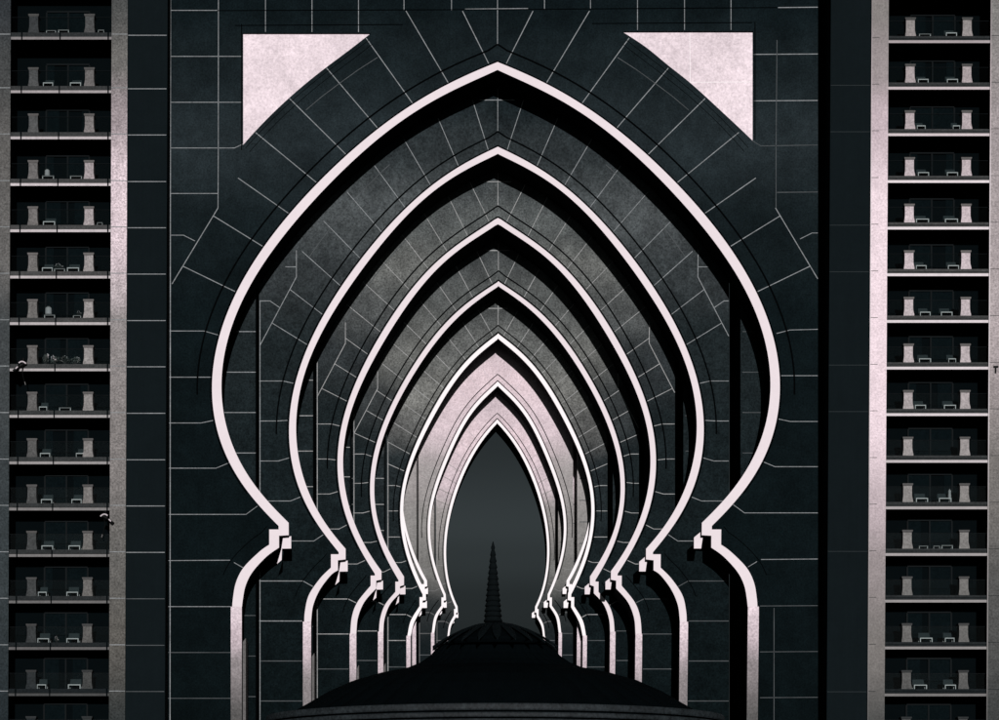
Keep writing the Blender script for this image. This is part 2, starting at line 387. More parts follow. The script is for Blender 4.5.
for wi, w in enumerate(WALLS):
    d, t, off = w['d'], w['t'], w['off']
    N_ = 150
    uo = curve(w['uo'], N_); ui = curve(w['ui'], N_)
    # keep the crown on the axis
    uo[0] = (xc(w['uo'][0][1], off), w['uo'][0][1]); ui[0] = (xc(w['ui'][0][1], off), w['ui'][0][1])
    lo = curve(w['lo'], 40, 8); li = curve(w['li'], 40, 8)
    outer = uo + w['co'] + lo
    inner = ui + w['ci'] + li
    base = W(xc(700, off), 0, d); base = Vector((base.x, d*U, 0))
    pink = wi >= 5
    root = thing('arch_wall', base, NAMES[wi], 'arch wall', 'nested arch walls')
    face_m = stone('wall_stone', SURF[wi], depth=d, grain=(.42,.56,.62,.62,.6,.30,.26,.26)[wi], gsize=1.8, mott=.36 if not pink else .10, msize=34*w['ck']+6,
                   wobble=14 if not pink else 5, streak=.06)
    trim_m = M['trim_white'] if w.get('white') else M['trim']
    gr = M['grout'] if wi < 2 else M['grout_mid'] if wi < 5 else stone('pale_pink_grout', [(420, (.66,.57,.60)), (500, (.30,.29,.28)), (560, (.22,.22,.215)), (620, (.12,.125,.125))], depth=d, grain=.1, mott=.2)  # inner joints fade along with the painted light of their walls
    # ---- panel with the opening
    jo, ji = w['jamb']; ym = w['lo'][-1][1]
    op = []
    for a, c in zip(ui, resample(uo, N_)): op.append((a[0]+(c[0]-a[0])*.3, a[1]+(c[1]-a[1])*.3))
    op[0] = (xc(op[0][1], off), w['ui'][0][1]*.7+w['uo'][0][1]*.3)
    dx = (ji-jo)*.3
    op += [(p[0]-dx, p[1]) for p in w['ci']] + [(p[0]-dx, p[1]) for p in li] + [(ji-dx, ym), (ji-dx, GY)]
    opr = mirror(op, off)
    if wi == 0: x0, x1 = 140, 818  # stops short of the tower, the gap standing for its cast shade
    else:
        fr = w['frame']; x0, x1 = fr[0]+(2 if wi < 6 else 1), fr[1]-w['slot']  # gap added at the right, dark like the shade it stands for
    loop = [(x0, GY), (x0, TOP), (x1, TOP), (x1, GY)] + opr[::-1] + op[1:]
    loops = [loop]
    pm = MB()
    if wi == 0:
        sp = [(243,33.2),(371,33.2)] + catmull([(371,33.2),(350,49.5),(326,67.5),(307,82.5),(289,98),(271,115),(255,131.5),(243,145)], 4)[1:]
        spr = [(753,31.5),(622,31.5)] + catmull([(622,31.5),(645,46.5),(669,66),(688,81),(705,96),(722,111.8),(739,127.6),(753,141)], 4)[1:]
        loops += [sp, spr]
    pm.prism(loops, d, d, d+t, face_m, M['reveal_shade'])
    # ---- joints
    def clip(pts):
        out = []
        for a, c in zip(pts, pts[1:]):
            seg = [a, c]
            for lim, sg in ((x0+.3, 1), (x1-.3, -1)):
                ina, inc = (seg[0][0]-lim)*sg >= 0, (seg[1][0]-lim)*sg >= 0
                if not ina and not inc: seg = None; break
                if ina != inc:
                    t_ = (lim-seg[0][0])/(seg[1][0]-seg[0][0]); m_ = (lim, seg[0][1]+(seg[1][1]-seg[0][1])*t_)
                    seg = [seg[0], m_] if ina else [m_, seg[1]]
            if seg:
                if not out: out.append(seg[0])
                out.append(seg[1])
        return out
    def J(pts, mat=None, w_=.70, lift=.08):
        mat = mat or gr; pts = clip(pts)
        pm.strip(pts, w_, d, d-lift, mat)
    def both(pts, mat=None, w_=.70, lift=.08, rmat=None):
        J(pts, mat, w_, lift); J(mirror(pts, off), rmat or mat, w_, lift)
    gd = M['grout_dim']; bk = M['black']
    g = w['g']
    path = off_path(uo, 0)
    kmax = max(i for i, p in enumerate(uo) if p[1] < min(uo, key=lambda q: q[0])[1]+10)
    groove = off_path(uo, g)
    groove[0] = (xc(groove[0][1], off), w['uo'][0][1]-g*1.25)
    both(groove[:kmax], bk, (1.7,1.5,1.4,1.25,1.05,.8,.8,.7)[wi], .2)
    eo = 1.5 if wi < 5 else 1.15
    edge = off_path(uo, eo); edge[0] = (xc(edge[0][1], off), w['uo'][0][1]-eo*1.25)
    both(edge[:int(N_*.93)], bk, 1.3 if wi < 5 else .8, .24)
    lg = off_path(lo, g*.98)
    both([(lg[0][0]+g*.35, lg[0][1]-g*.42)] + lg[:26], bk, .8, .2)
    if wi == 0:
        rads = [((488.6,63.5),(462.5,11)),((448,82.5),(406,11)),((413,104),(366,38)),((377.5,128),(326.5,68)),((346,154.5),(289.5,98.5)),((317,183),(255.5,132.5)),((289.5,214),(238,178)),((264.5,247.5),(213.5,216)),((236,292),(182.5,266))]
        for a, c in rads: both([a, c], gr, .85, .08, gr)
        for oo in (4, 9.5):
            both([(x+oo*.68, y+oo*.74) for x, y in sp[3:]], bk, .5, .14)
        both([(377.5,57.5),(358,70),(340,83),(322,96.5),(306,110)], gd, .7, .12)
        J([(218.5,TOP),(218.3,150),(218,208)], gr); J([(777,40),(776,150),(776,208)], gd)
        both([(218,208),(172,284)], gr, .85, .1)
        J([(170.6,TOP),(170,720),(169.6,960)], gr, .9, .11)
        J([(497.6,TOP),(497.5,44)], gr); J([(465,9.3),(528,8.6)], gr, 1.0, .12)
        for x in (265.5,312,358.5): J([(x,TOP),(x,32)], gr)
        for x in (404,451.5): J([(x,TOP),(x,10.5)], gr)
        for x in (637.5,684.5,731): J([(x,TOP),(x,30)], gr)
        for x in (544.5,590.5): J([(x,TOP),(x,9)], gr)
        J([(217,10.7),(497,9.6),(777,7.6)], bk, .9, .2)
        J([(235,25.5),(403,24.6)], bk, .9, .2); J([(592,23.6),(752,22.6)], bk, .9, .2)
        J([(241.6,24),(241.6,150)], bk, 1.0, .2); J([(755,22),(755,140)], bk, 1.0, .2)
        for yy, xe in ((10.4,218),(56.4,242),(102.3,242),(193.5,218)):
            J([(168,yy),(xe,yy)], gr)
        for yy, xe in ((7.2,778),(54,754),(100.5,754),(192,777)):
            J([(818,yy),(xe,yy+.4)], gr if yy < 150 else gd, .85, .08)
        J([(168,148),(234.5,148),(243,144)], gr); J([(818,145),(761,146),(751,140)], gd)
        J([(168,235.2),(183.5,235.2),(195,241)], gr); J([(818,233),(812,233),(800,239)], gr)
        J([(168,331),(204,331),(218,335)], gr); J([(818,329.3),(790,330),(776.5,333.5)], gr)
        for yy, xb, xe, ye in ((377.2,205,212,377.2),(423,201,214,420.3),(468.2,216,229.5,462.6),(514.4,246,257.5,506)):
            J([(168,yy),(xb,yy),(xe,ye)], gr)
            r = mirror([(168,yy),(xb,yy),(xe,ye)], off); r = [(x, y-1.5) for x, y in r]; r[0] = (818, r[0][1]); J(r, gr)
        J([(168,560.6),(230,560.2)], gr); J([(234,562.5),(243.5,568)], gr); J([(818,559),(761,559.5)], gr); J([(757,561.5),(748,567)], gr)
        for yy in (606.6,652.5,698.3,744):
            J([(168,yy),(230.6,yy)], gr if yy < 640 else gd); J([(818,yy-1),(760,yy-.6)], gr if yy < 600 else gd)
        J([(774,608),(774,760)], gd, .7)
    else:
        total = length(uo); s_ = w['rad']*.28; ywide = min(uo, key=lambda q: q[0])[1]
        cum = 0; nxt = s_
        yd = ywide - w['rad']*4.6; xd = x0 + w['rad']*1.12
        DIAG = [(xd, yd-w['rad']*.8), (xd, yd), (x0+1, yd+w['rad']*2.05)]
        for i in range(1, len(uo)):
            cum += math.hypot(uo[i][0]-uo[i-1][0], uo[i][1]-uo[i-1][1])
            if cum >= nxt and uo[i][1] < ywide-w['rad']*1.9:
                n = normal_out(uo, i); p = uo[i]; Lr = w['Lr']*random.uniform(.95, 1.0)
                tilt = .10*(1-i/len(uo))
                ca, sa = math.cos(math.radians(8)), math.sin(math.radians(8)); n = (n[0]*ca-n[1]*sa, n[0]*sa+n[1]*ca)
                e = (p[0]+n[0]*Lr, p[1]+n[1]*Lr)
                if wi < 4:
                    for q0, q1 in zip(DIAG, DIAG[1:]):      # stop at the closing joint
                        ax, ay, bx, by = e[0]-p[0], e[1]-p[1], q1[0]-q0[0], q1[1]-q0[1]
                        den = ax*by-ay*bx
                        if abs(den) > 1e-6:
                            tt = ((q0[0]-p[0])*by-(q0[1]-p[1])*bx)/den; uu = ((q0[0]-p[0])*ay-(q0[1]-p[1])*ax)/den
                            if 0 < tt < 1 and 0 <= uu <= 1: e = (p[0]+ax*tt, p[1]+ay*tt)
                a = (p[0]+n[0]*1.2, p[1]+n[1]*1.2); both([a, e]); nxt += w['rad']
        J([(xc(uo[0][1],off), uo[0][1]-g*1.3), (xc(uo[0][1],off), uo[0][1]-w['rad']*1.75)], gr)
        yk = uo[0][1]-w['rad']*1.42
        if wi < 5: J([(xc(yk,off)-w['rad']*.55, yk), (xc(yk,off)+w['rad']*.5, yk)], gr, .9, .13)
        if wi in (1, 2): both(off_path(uo, w['Lr']*.78)[28:62], gd, .7, .12)
        # long diagonal closing joint between ring and flanks
        yd = ywide - w['rad']*4.6
        xd = x0 + (min(p[0] for p in uo)-x0)*.0 + w['rad']*1.12
        if wi < 4: both([(xd, yd-w['rad']*.8), (xd, yd), (x0+1, yd+w['rad']*2.05)], gr, .8, .1)
        if wi < 2: both([(xd-w['rad']*.33, yd-w['rad']*.3), (xd, yd-w['rad']*.3)], gr, .8, .12)
        if wi < 2: both([(x0+1, yd+w['rad']*.72), (x0+w['rad']*.33, yd+w['rad']*.72), (xd-w['rad']*.5, yd+w['rad']*.92)], gr, .8, .12)
        J([(x0+1.0, yd+w['rad']*.7), (x0+1.0, 960)], gr, .8, .11)
        for cy in w['courses']:
            # meets the trim square, turns level beyond the groove
            if cy < w['lo'][0][1]-w['ck']*20:
                tgt = min(range(len(uo)), key=lambda i: abs(uo[i][1]-cy) + (0 if uo[i][1] > ywide-60 else 99))
                n = normal_out(uo, tgt); k = g*1.0
                # pick the trim point whose normal lands on the course
                best = min(range(N_//2, N_), key=lambda i: abs(uo[i][1]+normal_out(uo, i)[1]*k-cy))
                n = normal_out(uo, best); p = uo[best]
                both([(p[0]+n[0]*1.2, p[1]+n[1]*1.2), (p[0]+n[0]*k, cy), (x0, cy)], gr)
            elif cy < ym-2:
                best = min(range(40), key=lambda i: abs(lo[i][1]-g*.45-cy))
                if lo[best][1]-g*.45-cy < 6:
                    p = lo[best]; both([(p[0]-1, p[1]-.5), (p[0]-g*.85, cy), (x0, cy)], gr, .85, .08, gd if wi < 3 else gr)
            else:
                both([(jo-1, cy), (x0, cy)], gr if cy < ym+15 else gd, .85, .08, gd)
    pm.build('panel', root, base)
    # ---- pale trim round the opening
    tb = MB()
    oL, iL = outer, inner
    oR, iR = mirror(outer, off), mirror(inner, off)
    poly = oL[::-1] + oR[1:] + iR[::-1] + iL[1:]
    tb.prism([poly], d, d-2.2, d+5, trim_m, M['reveal_shade'])
    tb.build('arch_trim', root, base)
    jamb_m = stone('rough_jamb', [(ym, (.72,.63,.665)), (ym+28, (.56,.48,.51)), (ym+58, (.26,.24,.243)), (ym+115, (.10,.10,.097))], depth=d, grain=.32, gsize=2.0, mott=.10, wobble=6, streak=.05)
    for sgn in (0, 1):
        jb = MB()
        q = [(jo, ym), (ji, ym), (ji, GY), (jo, GY)]
        r2 = [(ji+.2, ym+34), (ji+3.2*w['ck'], ym+30), (ji+3.2*w['ck'], GY), (ji+.2, GY)]
        if sgn: q = mirror(q, off); r2 = mirror(r2, off)
        jb.prism([q], d, d-2.4, d+6, jamb_m, M['reveal_shade'])
        jo_ = jb.build('jamb', root, base)
        if not sgn and wi < 5:
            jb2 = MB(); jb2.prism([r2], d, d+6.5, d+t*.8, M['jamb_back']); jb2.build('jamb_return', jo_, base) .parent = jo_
    # ---- rear half of each corbel, set deeper in the opening
    k = w['ck']; tip = w['ui'][-1]
    for sgn in (0, 1):
        cb = MB()
        if not sgn:
            q = [(-6.2,13.6),(2.0,11.6),(2.0,24.0),(-7.2,24.2),(-7.6,35.5),(-12.2,39.5),(-8.0,25.0)]  # tail below is a sunlit strip of the reveal built as shape
            q = [(tip[0]+x*k, tip[1]+y*k) for x, y in q]
        else:
            tr_ = mirror([tip], off)[0]
            q = [(-6.8,13.0),(-.4,7.6),(2.0,13.0),(.4,24.0),(-6.8,24.0)]
            q = [(tr_[0]+x*k, tr_[1]+y*k) for x, y in q]
        cb.prism([q], d, d+6, d+8, trim_m, M['reveal_shade']); cb.build('corbel', root, base)
    # ---- corner panels
    if wi == 0:
        for q in (sp, spr):
            s2 = MB()
            s2.prism([q], d, d+2.0, d+6, M['spandrel'])
            if q is spr:
                s2.strip([(690,31.5),(690.5,88)], .5, d, d+1.93, M['trim_white']); s2.strip([(691,81.5),(752,81.2)], .6, d, d+1.90, M['trim_white'])
            s2.build('corner_panel', root, base)
    # ---- flanking pilasters
    if wi and wi != 5:
        L_, R_ = w['frame']; pw = 60 if wi == 1 else 28 if wi >= 6 else 45
        for xa, xb in ((L_-pw, L_), (R_, R_+pw)):
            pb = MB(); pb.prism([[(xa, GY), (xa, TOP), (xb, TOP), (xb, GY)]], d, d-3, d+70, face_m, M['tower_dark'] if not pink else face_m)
            for cy in w['pil']:
                mat = (gr if cy < 560 else gd) if xb == L_ else gd
                pb.strip([(xa+2, cy), (xb-.3, cy)], .8, d, d-3.08, mat)
            if xb == L_: pb.strip([(xb-.6, 240 if wi == 1 else 300), (xb-.6, 960)], 1.2 if wi < 3 else .8, d, d-3.12, bk)
            pb.build('pilaster', root, base)

# ------------------------------------------------------------------ towers
LIPL = [-14.5, 38.5, 92, 138.2, 184.8, 231, 277.3, 323.8, 370, 416.5, 463, 509.2, 555.6, 602, 648.5, 694.7, 741, 787, 833, 879, 925]
LIPR = [-4.5, 42, 88.5, 135, 181.8, 228.4, 275, 321.6, 368.3, 414.8, 461.5, 508, 554.6, 601.2, 648, 695, 741.5, 788, 834, 880, 926]
REC = 32
def tower(side):
    Lf = side == 'L'
    lean = -.0038 if Lf else -.0060
    def lx(x, y): return x+lean*y
    def quad(xa, xb, ya, yb): return [(lx(xa,yb), yb), (lx(xa,ya), ya), (lx(xb,ya), ya), (lx(xb,yb), yb)]
    xr0, xr1 = (11.2, 112) if Lf else (888.3, 990.2)
    base = W((xr0+xr1)/2, 0, 0); base = Vector((base.x, 0, 0))
    root = thing('hotel_tower', base, ('grey granite hotel tower with stacked balconies, left of the arches' if Lf else
                 'pale pink granite hotel tower with stacked balconies, right of the arches'), 'building', 'balcony towers')
    lips = LIPL if Lf else LIPR
    # piers
    specs = [((112, 128, 'tower_left', -2), (-60, 11.2, 'tower_edge', -2)), ((871.3, 888.3, 'tower_right', -2), (990.2, 1075, 'tower_edge_right', -2))][0 if Lf else 1]
    for xa, xb, mt, dd in specs:
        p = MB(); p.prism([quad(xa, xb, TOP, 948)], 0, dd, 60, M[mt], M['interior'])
        p.box(W(xa, 973.6, 0)[:], (W(xb, 0, 0).x, 60*U, W(xa, 946, 0).z), M['tower_dark'])
        for yv in lips[1:]:
            jy = yv-3.4
            if Lf: p.strip([(lx(xa,jy)+.2, jy), (lx(xb,jy)-.2, jy)], .8, 0, dd-.08, M['grout'])
            elif xa < 900: p.strip([(lx(xa,jy)+.6, jy), (lx(xa,jy)+8, jy-.1)], .6, 0, dd-.08, M['cap'])
            else: p.strip([(lx(xa,jy)+.2, jy-2), (lx(xb,jy)-.2, jy-2)], .5, 0, dd-.08, M['fascia'])
        if not Lf and xa < 900:
            p.strip([(lx(xa,TOP)+.5, TOP), (lx(xa,900)+.5, 900)], .7, 0, dd-.12, M['lip_right'])
        if not Lf and xa > 900:
            p.strip([(lx(xa,TOP)+.5, TOP), (lx(xa,900)+.5, 900)], .9, 0, dd-.12, M['lip_right'])
        o = p.build('pier', root, base)
        if not Lf and xa > 900:
            q = MB(); q.box(W(995.1, 373, -3.4), W(996.1, 366.6, -2.1)+Vector((0,0,0)), M['lamp_black'])
            q.box(W(993.8, 367.4, -3.6), W(998.0, 366.2, -2.1), M['lamp_black']); q.build('bracket', o, base)
    # dark flank between balconies and the arch wall
    p = MB()
    xa, xb = (128, 167.6) if Lf else (831, 871.3)
    p.prism([quad(xa, xb, TOP, 974)], 0, 0, 95, M['tower_dark'])
    for yv in lips[1:]:
        jy = yv-3.2
        if Lf: p.strip([(lx(xa,jy)+.3, jy), (lx(xb,jy)-.8, jy)], .8, 0, -.08, M['grout'] if jy < 560 else M['grout_dim'])
        elif int(jy) % 2: p.strip([(lx(xa,jy)+.3, jy), (lx(xb,jy)-.8, jy)], .5, 0, -.08, M['chair_back'])
    p.build('flank', root, base)
    # room wall behind the balconies
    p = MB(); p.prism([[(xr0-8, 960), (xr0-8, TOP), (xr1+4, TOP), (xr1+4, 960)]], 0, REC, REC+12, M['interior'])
    p.build('back_wall', root, base)
    lipm = M['lip_left'] if Lf else M['lip_right']
    posts = (33.6, 89.6) if Lf else (911, 967.8)
    for fi, yv in enumerate(lips):
        s_ = MB(); xa, xb = lx(xr0, yv)+.05, lx(xr1, yv)-.05
        f0, f1 = yv-6.0, yv-1.9
        s_.prism([[(xa, f1), (xa, f0), (xb, f0), (xb, f1)]], 0, 0, REC, M['fascia'], M['interior'])
        s_.prism([[(xa, yv-1.3), (xa, f1), (xb, f1), (xb, yv-1.3)]], 0, 1.2, REC, M['interior'])
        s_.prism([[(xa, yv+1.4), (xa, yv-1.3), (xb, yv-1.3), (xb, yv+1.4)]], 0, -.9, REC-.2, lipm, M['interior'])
        if Lf:
            for xx, ww in ((11.2+11.2-fi*.45, 1.4), (61-fi*.75, 1.3), (108.5-fi*.1, 1.5)):
                xq = xx; s_.strip([(xq, f0+.1), (xq, yv+1.35)], ww, 0, -1.0, M['interior'])
        else:
            s_.strip([(xa, f0+2.6), (xb, f0+2.6)], .5, 0, -.06, M['interior'])
        slab = s_.build('balcony_slab', root, base)
        if yv > 745: continue
        # sliding door with curtain
        dm = MB()
        da, db = (xr0+30, xr1-27)
        da, db = lx(da, yv), lx(db, yv)
        pt = W(da, f0, 0); pu = W(db, f0-34, 0)
        y_ = REC*U
        wv = pu.x-pt.x; rr = random.Random(fi*7+(0 if Lf else 3)); o1 = rr.choice((.18,.3,.5,.5,.34)); o2 = rr.choice((.5,.5,.66,.82))
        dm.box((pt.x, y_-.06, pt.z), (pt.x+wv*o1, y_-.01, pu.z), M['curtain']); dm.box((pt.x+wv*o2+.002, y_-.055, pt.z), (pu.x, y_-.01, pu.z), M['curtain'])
        for xx in (pt.x, (pt.x+pu.x)/2, pu.x): dm.box((xx-.06, y_-.14, pt.z+.003), (xx+.06, y_-.061, pu.z), M['door_frame'])
        dm.box((pt.x, y_-.145, pu.z+.002), (pu.x, y_-.02, pu.z+.12), M['door_frame'])
        dm.build('balcony_door', root, base)
        # posts: square, waisted
        for pi_, px in enumerate(posts):
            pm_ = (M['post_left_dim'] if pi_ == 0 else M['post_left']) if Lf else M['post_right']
            c = W(lx(px, yv), f0, 0); c.y = 4.2*U*1.0+.1
            prof = [(4.4,16.4),(4.35,12.5),(4.38,8.0),(4.5,5.8),(4.85,3.6),(5.25,1.5),(5.3,0.02)]
            mb = MB(); mb.lathe([(r*U*1.414, z*U) for r, z in prof], c, pm_, 4, None, math.pi/4)
            po = mb.build('balcony_post', root, base)
            cp = MB(); cp.lathe([(r*U*1.414, z*U) for r, z in [(5.3,18.8),(5.35,17.8),(5.0,17.0),(4.6,16.42)]], c, M['cap'], 4, None, math.pi/4)
            co = cp.build('post_cap', po, base); co.parent = po
        # glass balustrade
        gb = MB(); z0 = W(0, f0, 0).z+.02; z1 = W(0, f0-15.5, 0).z
        xs = [lx(xr0, yv)+.4, lx(posts[0], yv)-5.4, lx(posts[0], yv)+5.4, lx(posts[1], yv)-5.4, lx(posts[1], yv)+5.4, lx(xr1, yv)-.4]
        for a, c in ((0,1),(2,3),(4,5)):
            xa_, xb_ = W(xs[a],0,0).x, W(xs[c],0,0).x
            gb2 = MB(); gb2.box((xa_, .12, z0), (xb_, .135, z1), M['glass'])
            gp = gb2.build('glass_pane', root, base)
            rl = MB(); rl.box((xa_, .10, z1+.001), (xb_, .155, z1+.03), M['door_frame']); rl.build('handrail', gp, base).parent = gp
    return root, lx, lips
TL = tower('L'); TR = tower('R')

# ------------------------------------------------------------------ balcony furniture
def make_chair():
    r = thing('lounge_chair', (0,0,0), 'x', 'chair')
    f = MB(); m_ = M['chair_frame']
    w2 = .40
    for sx in (-1, 1):
        f.box((sx*w2-.03, 0, 0), (sx*w2+.03, .06, .33), m_)
        f.box((sx*w2-.03, .60, 0), (sx*w2+.03, .66, .33), m_)
        f.box((sx*w2-.03, .061, .27), (sx*w2+.03, .599, .33), m_)
    f.box((-w2+.031, 0, .265), (w2-.031, .06, .33), m_)
    f.build('frame', r)
    s_ = MB(); s_.box((-w2+.035, .065, .30), (w2-.035, .62, .38), M['chair_seat']); s_.build('seat', r)
    bk_ = MB(); bk_.mesh([(-w2,.60,.385),(w2,.60,.385),(w2,.66,.385),(-w2,.66,.385),(-w2+.03,.74,.80),(w2-.03,.74,.80),(w2-.03,.80,.80),(-w2+.03,.80,.80)],
             [(0,1,5,4),(1,2,6,5),(2,3,7,6),(3,0,4,7),(4,5,6,7),(3,2,1,0)], M['chair_back']); bk_.build('backrest', r)
    return r
def make_table():
    r = thing('low_table', (0,0,0), 'x', 'table')
    a = MB(); a.box((-.42, 0, .20), (.42, .5, .26), M['table_top']); a.build('tabletop', r)
    for sx in (-.38, .38):
        for sy in (.04, .46):
            l = MB(); l.box((sx-.025, sy-.025, 0), (sx+.025, sy+.025, .199), M['chair_frame']); l.build('leg', r)
    return r
def make_lantern():
    r = thing('lantern', (0,0,0), 'x', 'lantern')
    a = MB(); a.lathe([(.15,.50),(.18,.46),(.19,.10),(.15,.06)], (0,0,0), M['pale_thing'], 14); a.build('shade', r, smooth=False)
    c = MB(); c.lathe([(.07,.055),(.14,.03),(.15,0)], (0,0,0), M['pot'], 14); c.build('foot', r)
    k = MB(); k.lathe([(.03,.58),(.10,.56),(.12,.505)], (0,0,0), M['table_top'], 14); k.build('lid', r)
    return r
def make_plant(seed=1, wide=.5, hgt=.5, fl=10):
    rnd = random.Random(seed)
    r = thing('potted_plant', (0,0,0), 'x', 'plant')
    a = MB(); a.lathe([(.15,.2),(.17,.19),(.12,0)], (0,0,0), M['pot'], 12); a.build('pot', r)
    b_ = MB(); fm = MB()
    for i in range(70):
        t = rnd.uniform(0, 2*math.pi); q = rnd.random()**.6
        c = Vector((math.cos(t)*wide*q, math.sin(t)*.2*q, .2+hgt*rnd.random()*(1-.4*q)))
        u = Vector((rnd.uniform(-1,1), rnd.uniform(-.4,.4), rnd.uniform(-.6,1))).normalized()*.11; v = u.orthogonal().normalized()*.035
        b_.face([c-u, c+v, c+u, c-v], M['leaf'])
        if i < 8: b_.tube((0,0,.18), c, .008, .004, M['leaf'], 4)
    for i in range(fl):
        t = rnd.uniform(0, 2*math.pi); q = rnd.uniform(.2, 1)
        c = Vector((math.cos(t)*wide*q, -.12-rnd.random()*.08, .25+hgt*rnd.random()))
        fm.lathe([(.02,.05),(.05,.02),(.02,-.03)], c, M['flower'], 6)
    b_.build('foliage', r); fm.build('blossom', r)
    return r
protos = {'chair': make_chair(), 'table': make_table(), 'lantern': make_lantern(), 'plant': make_plant(3, .42, .45, 9)}
used = set()
ORD = ['', 'top', 'second', 'third', 'fourth', 'fifth', 'sixth', 'seventh', 'eighth', 'ninth', 'tenth', 'eleventh', 'twelfth', 'thirteenth', 'fourteenth', 'bottom']
GROUP = {'chair': 'low lounge chairs on the balconies', 'table': 'low tables on the balconies', 'lantern': 'lanterns on the balconies', 'plant': 'potted plants on the balconies'}
def put(kind, loc, label, sx=1.0, sz=1.0, rz=0.0):
    src = protos[kind]
    if kind not in used: r = src; used.add(kind)
    else:
        r = src.copy(); COL.objects.link(r)
        for ch in src.children:
            c = ch.copy(); c.parent = r; COL.objects.link(c)
    r.location = loc; r.scale = (sx, 1, sz); r.rotation_euler = (0, 0, rz)
    r['label'] = label; r['group'] = GROUP[kind]
    return r
# (tower, floor, kind, x from, x to)
ITEMS = [
 ('L',1,'table',46,56),('L',1,'table',58,69),('L',1,'table',98,104),
 ('L',2,'chair',43,53),('L',2,'chair',70,81),
 ('L',4,'table',42,54),('L',4,'table',70,82),
 ('L',5,'chair',43,55),('L',5,'table',97,102.5),
 ('L',6,'chair',42,52.5),('L',6,'table',54,65),('L',6,'chair',67,79),
 ('L',7,'table',44,55),('L',7,'table',73,81),
 ('L',9,'chair',39,47),('L',9,'table',59,71),
 ('L',10,'chair',40,50),('L',10,'chair',76,84),
 ('L',11,'chair',41,52),('L',11,'chair',71.5,81.5),
 ('L',12,'chair',41.5,53),('L',12,'chair',68.5,80),
 ('L',13,'chair',38,46.5),('L',13,'chair',66.5,78),
 ('L',14,'chair',37.5,49),('L',14,'chair',66.5,78.5),
 ('L',15,'chair',37,46),('L',15,'chair',68,80.5),
 ('R',1,'table',919,931),('R',1,'chair',946,957),
 ('R',2,'chair',918,928.5),('R',2,'chair',947,958),
 ('R',3,'chair',917,925.5),('R',3,'chair',953,960),
 ('R',4,'chair',918,929),('R',4,'chair',947,958),
 ('R',5,'chair',916,929),('R',5,'chair',945,958),
 ('R',6,'chair',916,926.5),('R',6,'chair',948,959),
 ('R',7,'chair',920,930.5),('R',7,'chair',941,952.5),
 ('R',8,'chair',919,931),('R',8,'chair',948.5,956),
 ('R',9,'chair',915,926),('R',9,'chair',944,956),
 ('R',11,'chair',916,928),('R',11,'chair',939,951.5),
 ('R',12,'table',919,928),('R',12,'table',933.5,940),('R',12,'table',941.5,953),
 ('R',14,'chair',920,932.5),('R',14,'chair',945,954.5),
 ('R',15,'chair',914,927),('R',15,'chair',945,956),
]
place = {}
for side, fl, kind, xa, xb in ITEMS:
    lips = LIPL if side == 'L' else LIPR
    f0 = lips[fl]-6.0; dd = 2.4
    p = W((xa+xb)/2, f0, dd); p.z = W(0, f0, 0).z+.004
    mid = 62 if side == 'L' else 938
    cx = (xa+xb)/2
    pos = 'by its left post' if cx < mid-6 else ('by its right post' if cx < (90 if side == 'L' else 975) else 'outside its right post')
    if (side, fl, kind) == ('L',6,'table'): pos = 'between its two chairs'
    if (side, fl) == ('L',1) and xa == 46: pos = 'at its left'
    if (side, fl) == ('L',1) and xa == 58: pos = 'at its middle'
    if (side, fl) == ('R',12) and xa == 933.5: pos = 'at its middle'
    look = 'pale framed low chair' if kind == 'chair' else 'low pale table'
    lb = f"{look} {pos} on the {ORD[fl]} balcony of the {'left' if side=='L' else 'right'} tower"
    o = put(kind, p, lb, (xb-xa)*sc(dd)/(.86 if kind == 'chair' else .84), 1.0 if kind == 'chair' else random.uniform(.9, 1.15))
    place[(side, fl, xa)] = p
def on(side, fl, x, dz=0.0, dd=6.0):
    f0 = (LIPL if side == 'L' else LIPR)[fl]-6.0
    p = W(x, f0, dd); p.z = W(0, f0, 0).z+.004+dz; return p
put('lantern', on('L',4,47.3,.275), 'small pale lantern on low table, fourth balcony of the left tower', 1, 1)
put('lantern', on('L',7,48.5,.29), 'larger pale lantern on low table, seventh balcony of the left tower', 1.25, 1.15)
put('plant', on('L',6,59.5,.27,6.5), 'flowering plant on the table between two chairs, left tower sixth balcony', .9, .6)
put('plant', on('L',7,79.5,.27,6.5), 'small plant on low table beside the right post, left tower seventh balcony', .5, .5)
for x, s_ in ((45.5,1.2),(55,1.0),(65,1.05),(75.5,.9)):
    lab = {45.5:'leftmost of four flowering plants', 55:'second of four flowering plants', 65:'third of four flowering plants', 75.5:'rightmost of four flowering plants'}[x]
    put('plant', on('L',8,x,0,4), lab+' in a row on the left tower eighth balcony', 1.0, s_, x*1.7)
put('plant', on('L',14,57,0,4), 'tiny lone plant between two chairs, fourteenth balcony of the left tower', .4, .7)

# folded parasol beside the chair on the right tower
p = on('R',11,949.6,0,4)
r = thing('folded_parasol', p, 'slim pale folded parasol beside a chair, eleventh balcony of the right tower', 'parasol')
a = MB(); a.lathe([(.02,.98),(.11,.84),(.09,.72),(.12,.45),(.07,.22)], (0,0,0), M['pale_thing'], 10); a.build('canopy', r)
a = MB(); a.tube((0,0,.03), (0,0,1.02), .02, .02, M['table_top'], 6); a.build('pole', r)
a = MB(); a.lathe([(.12,.04),(.16,0)], (0,0,0), M['pot'], 12); a.build('foot', r)

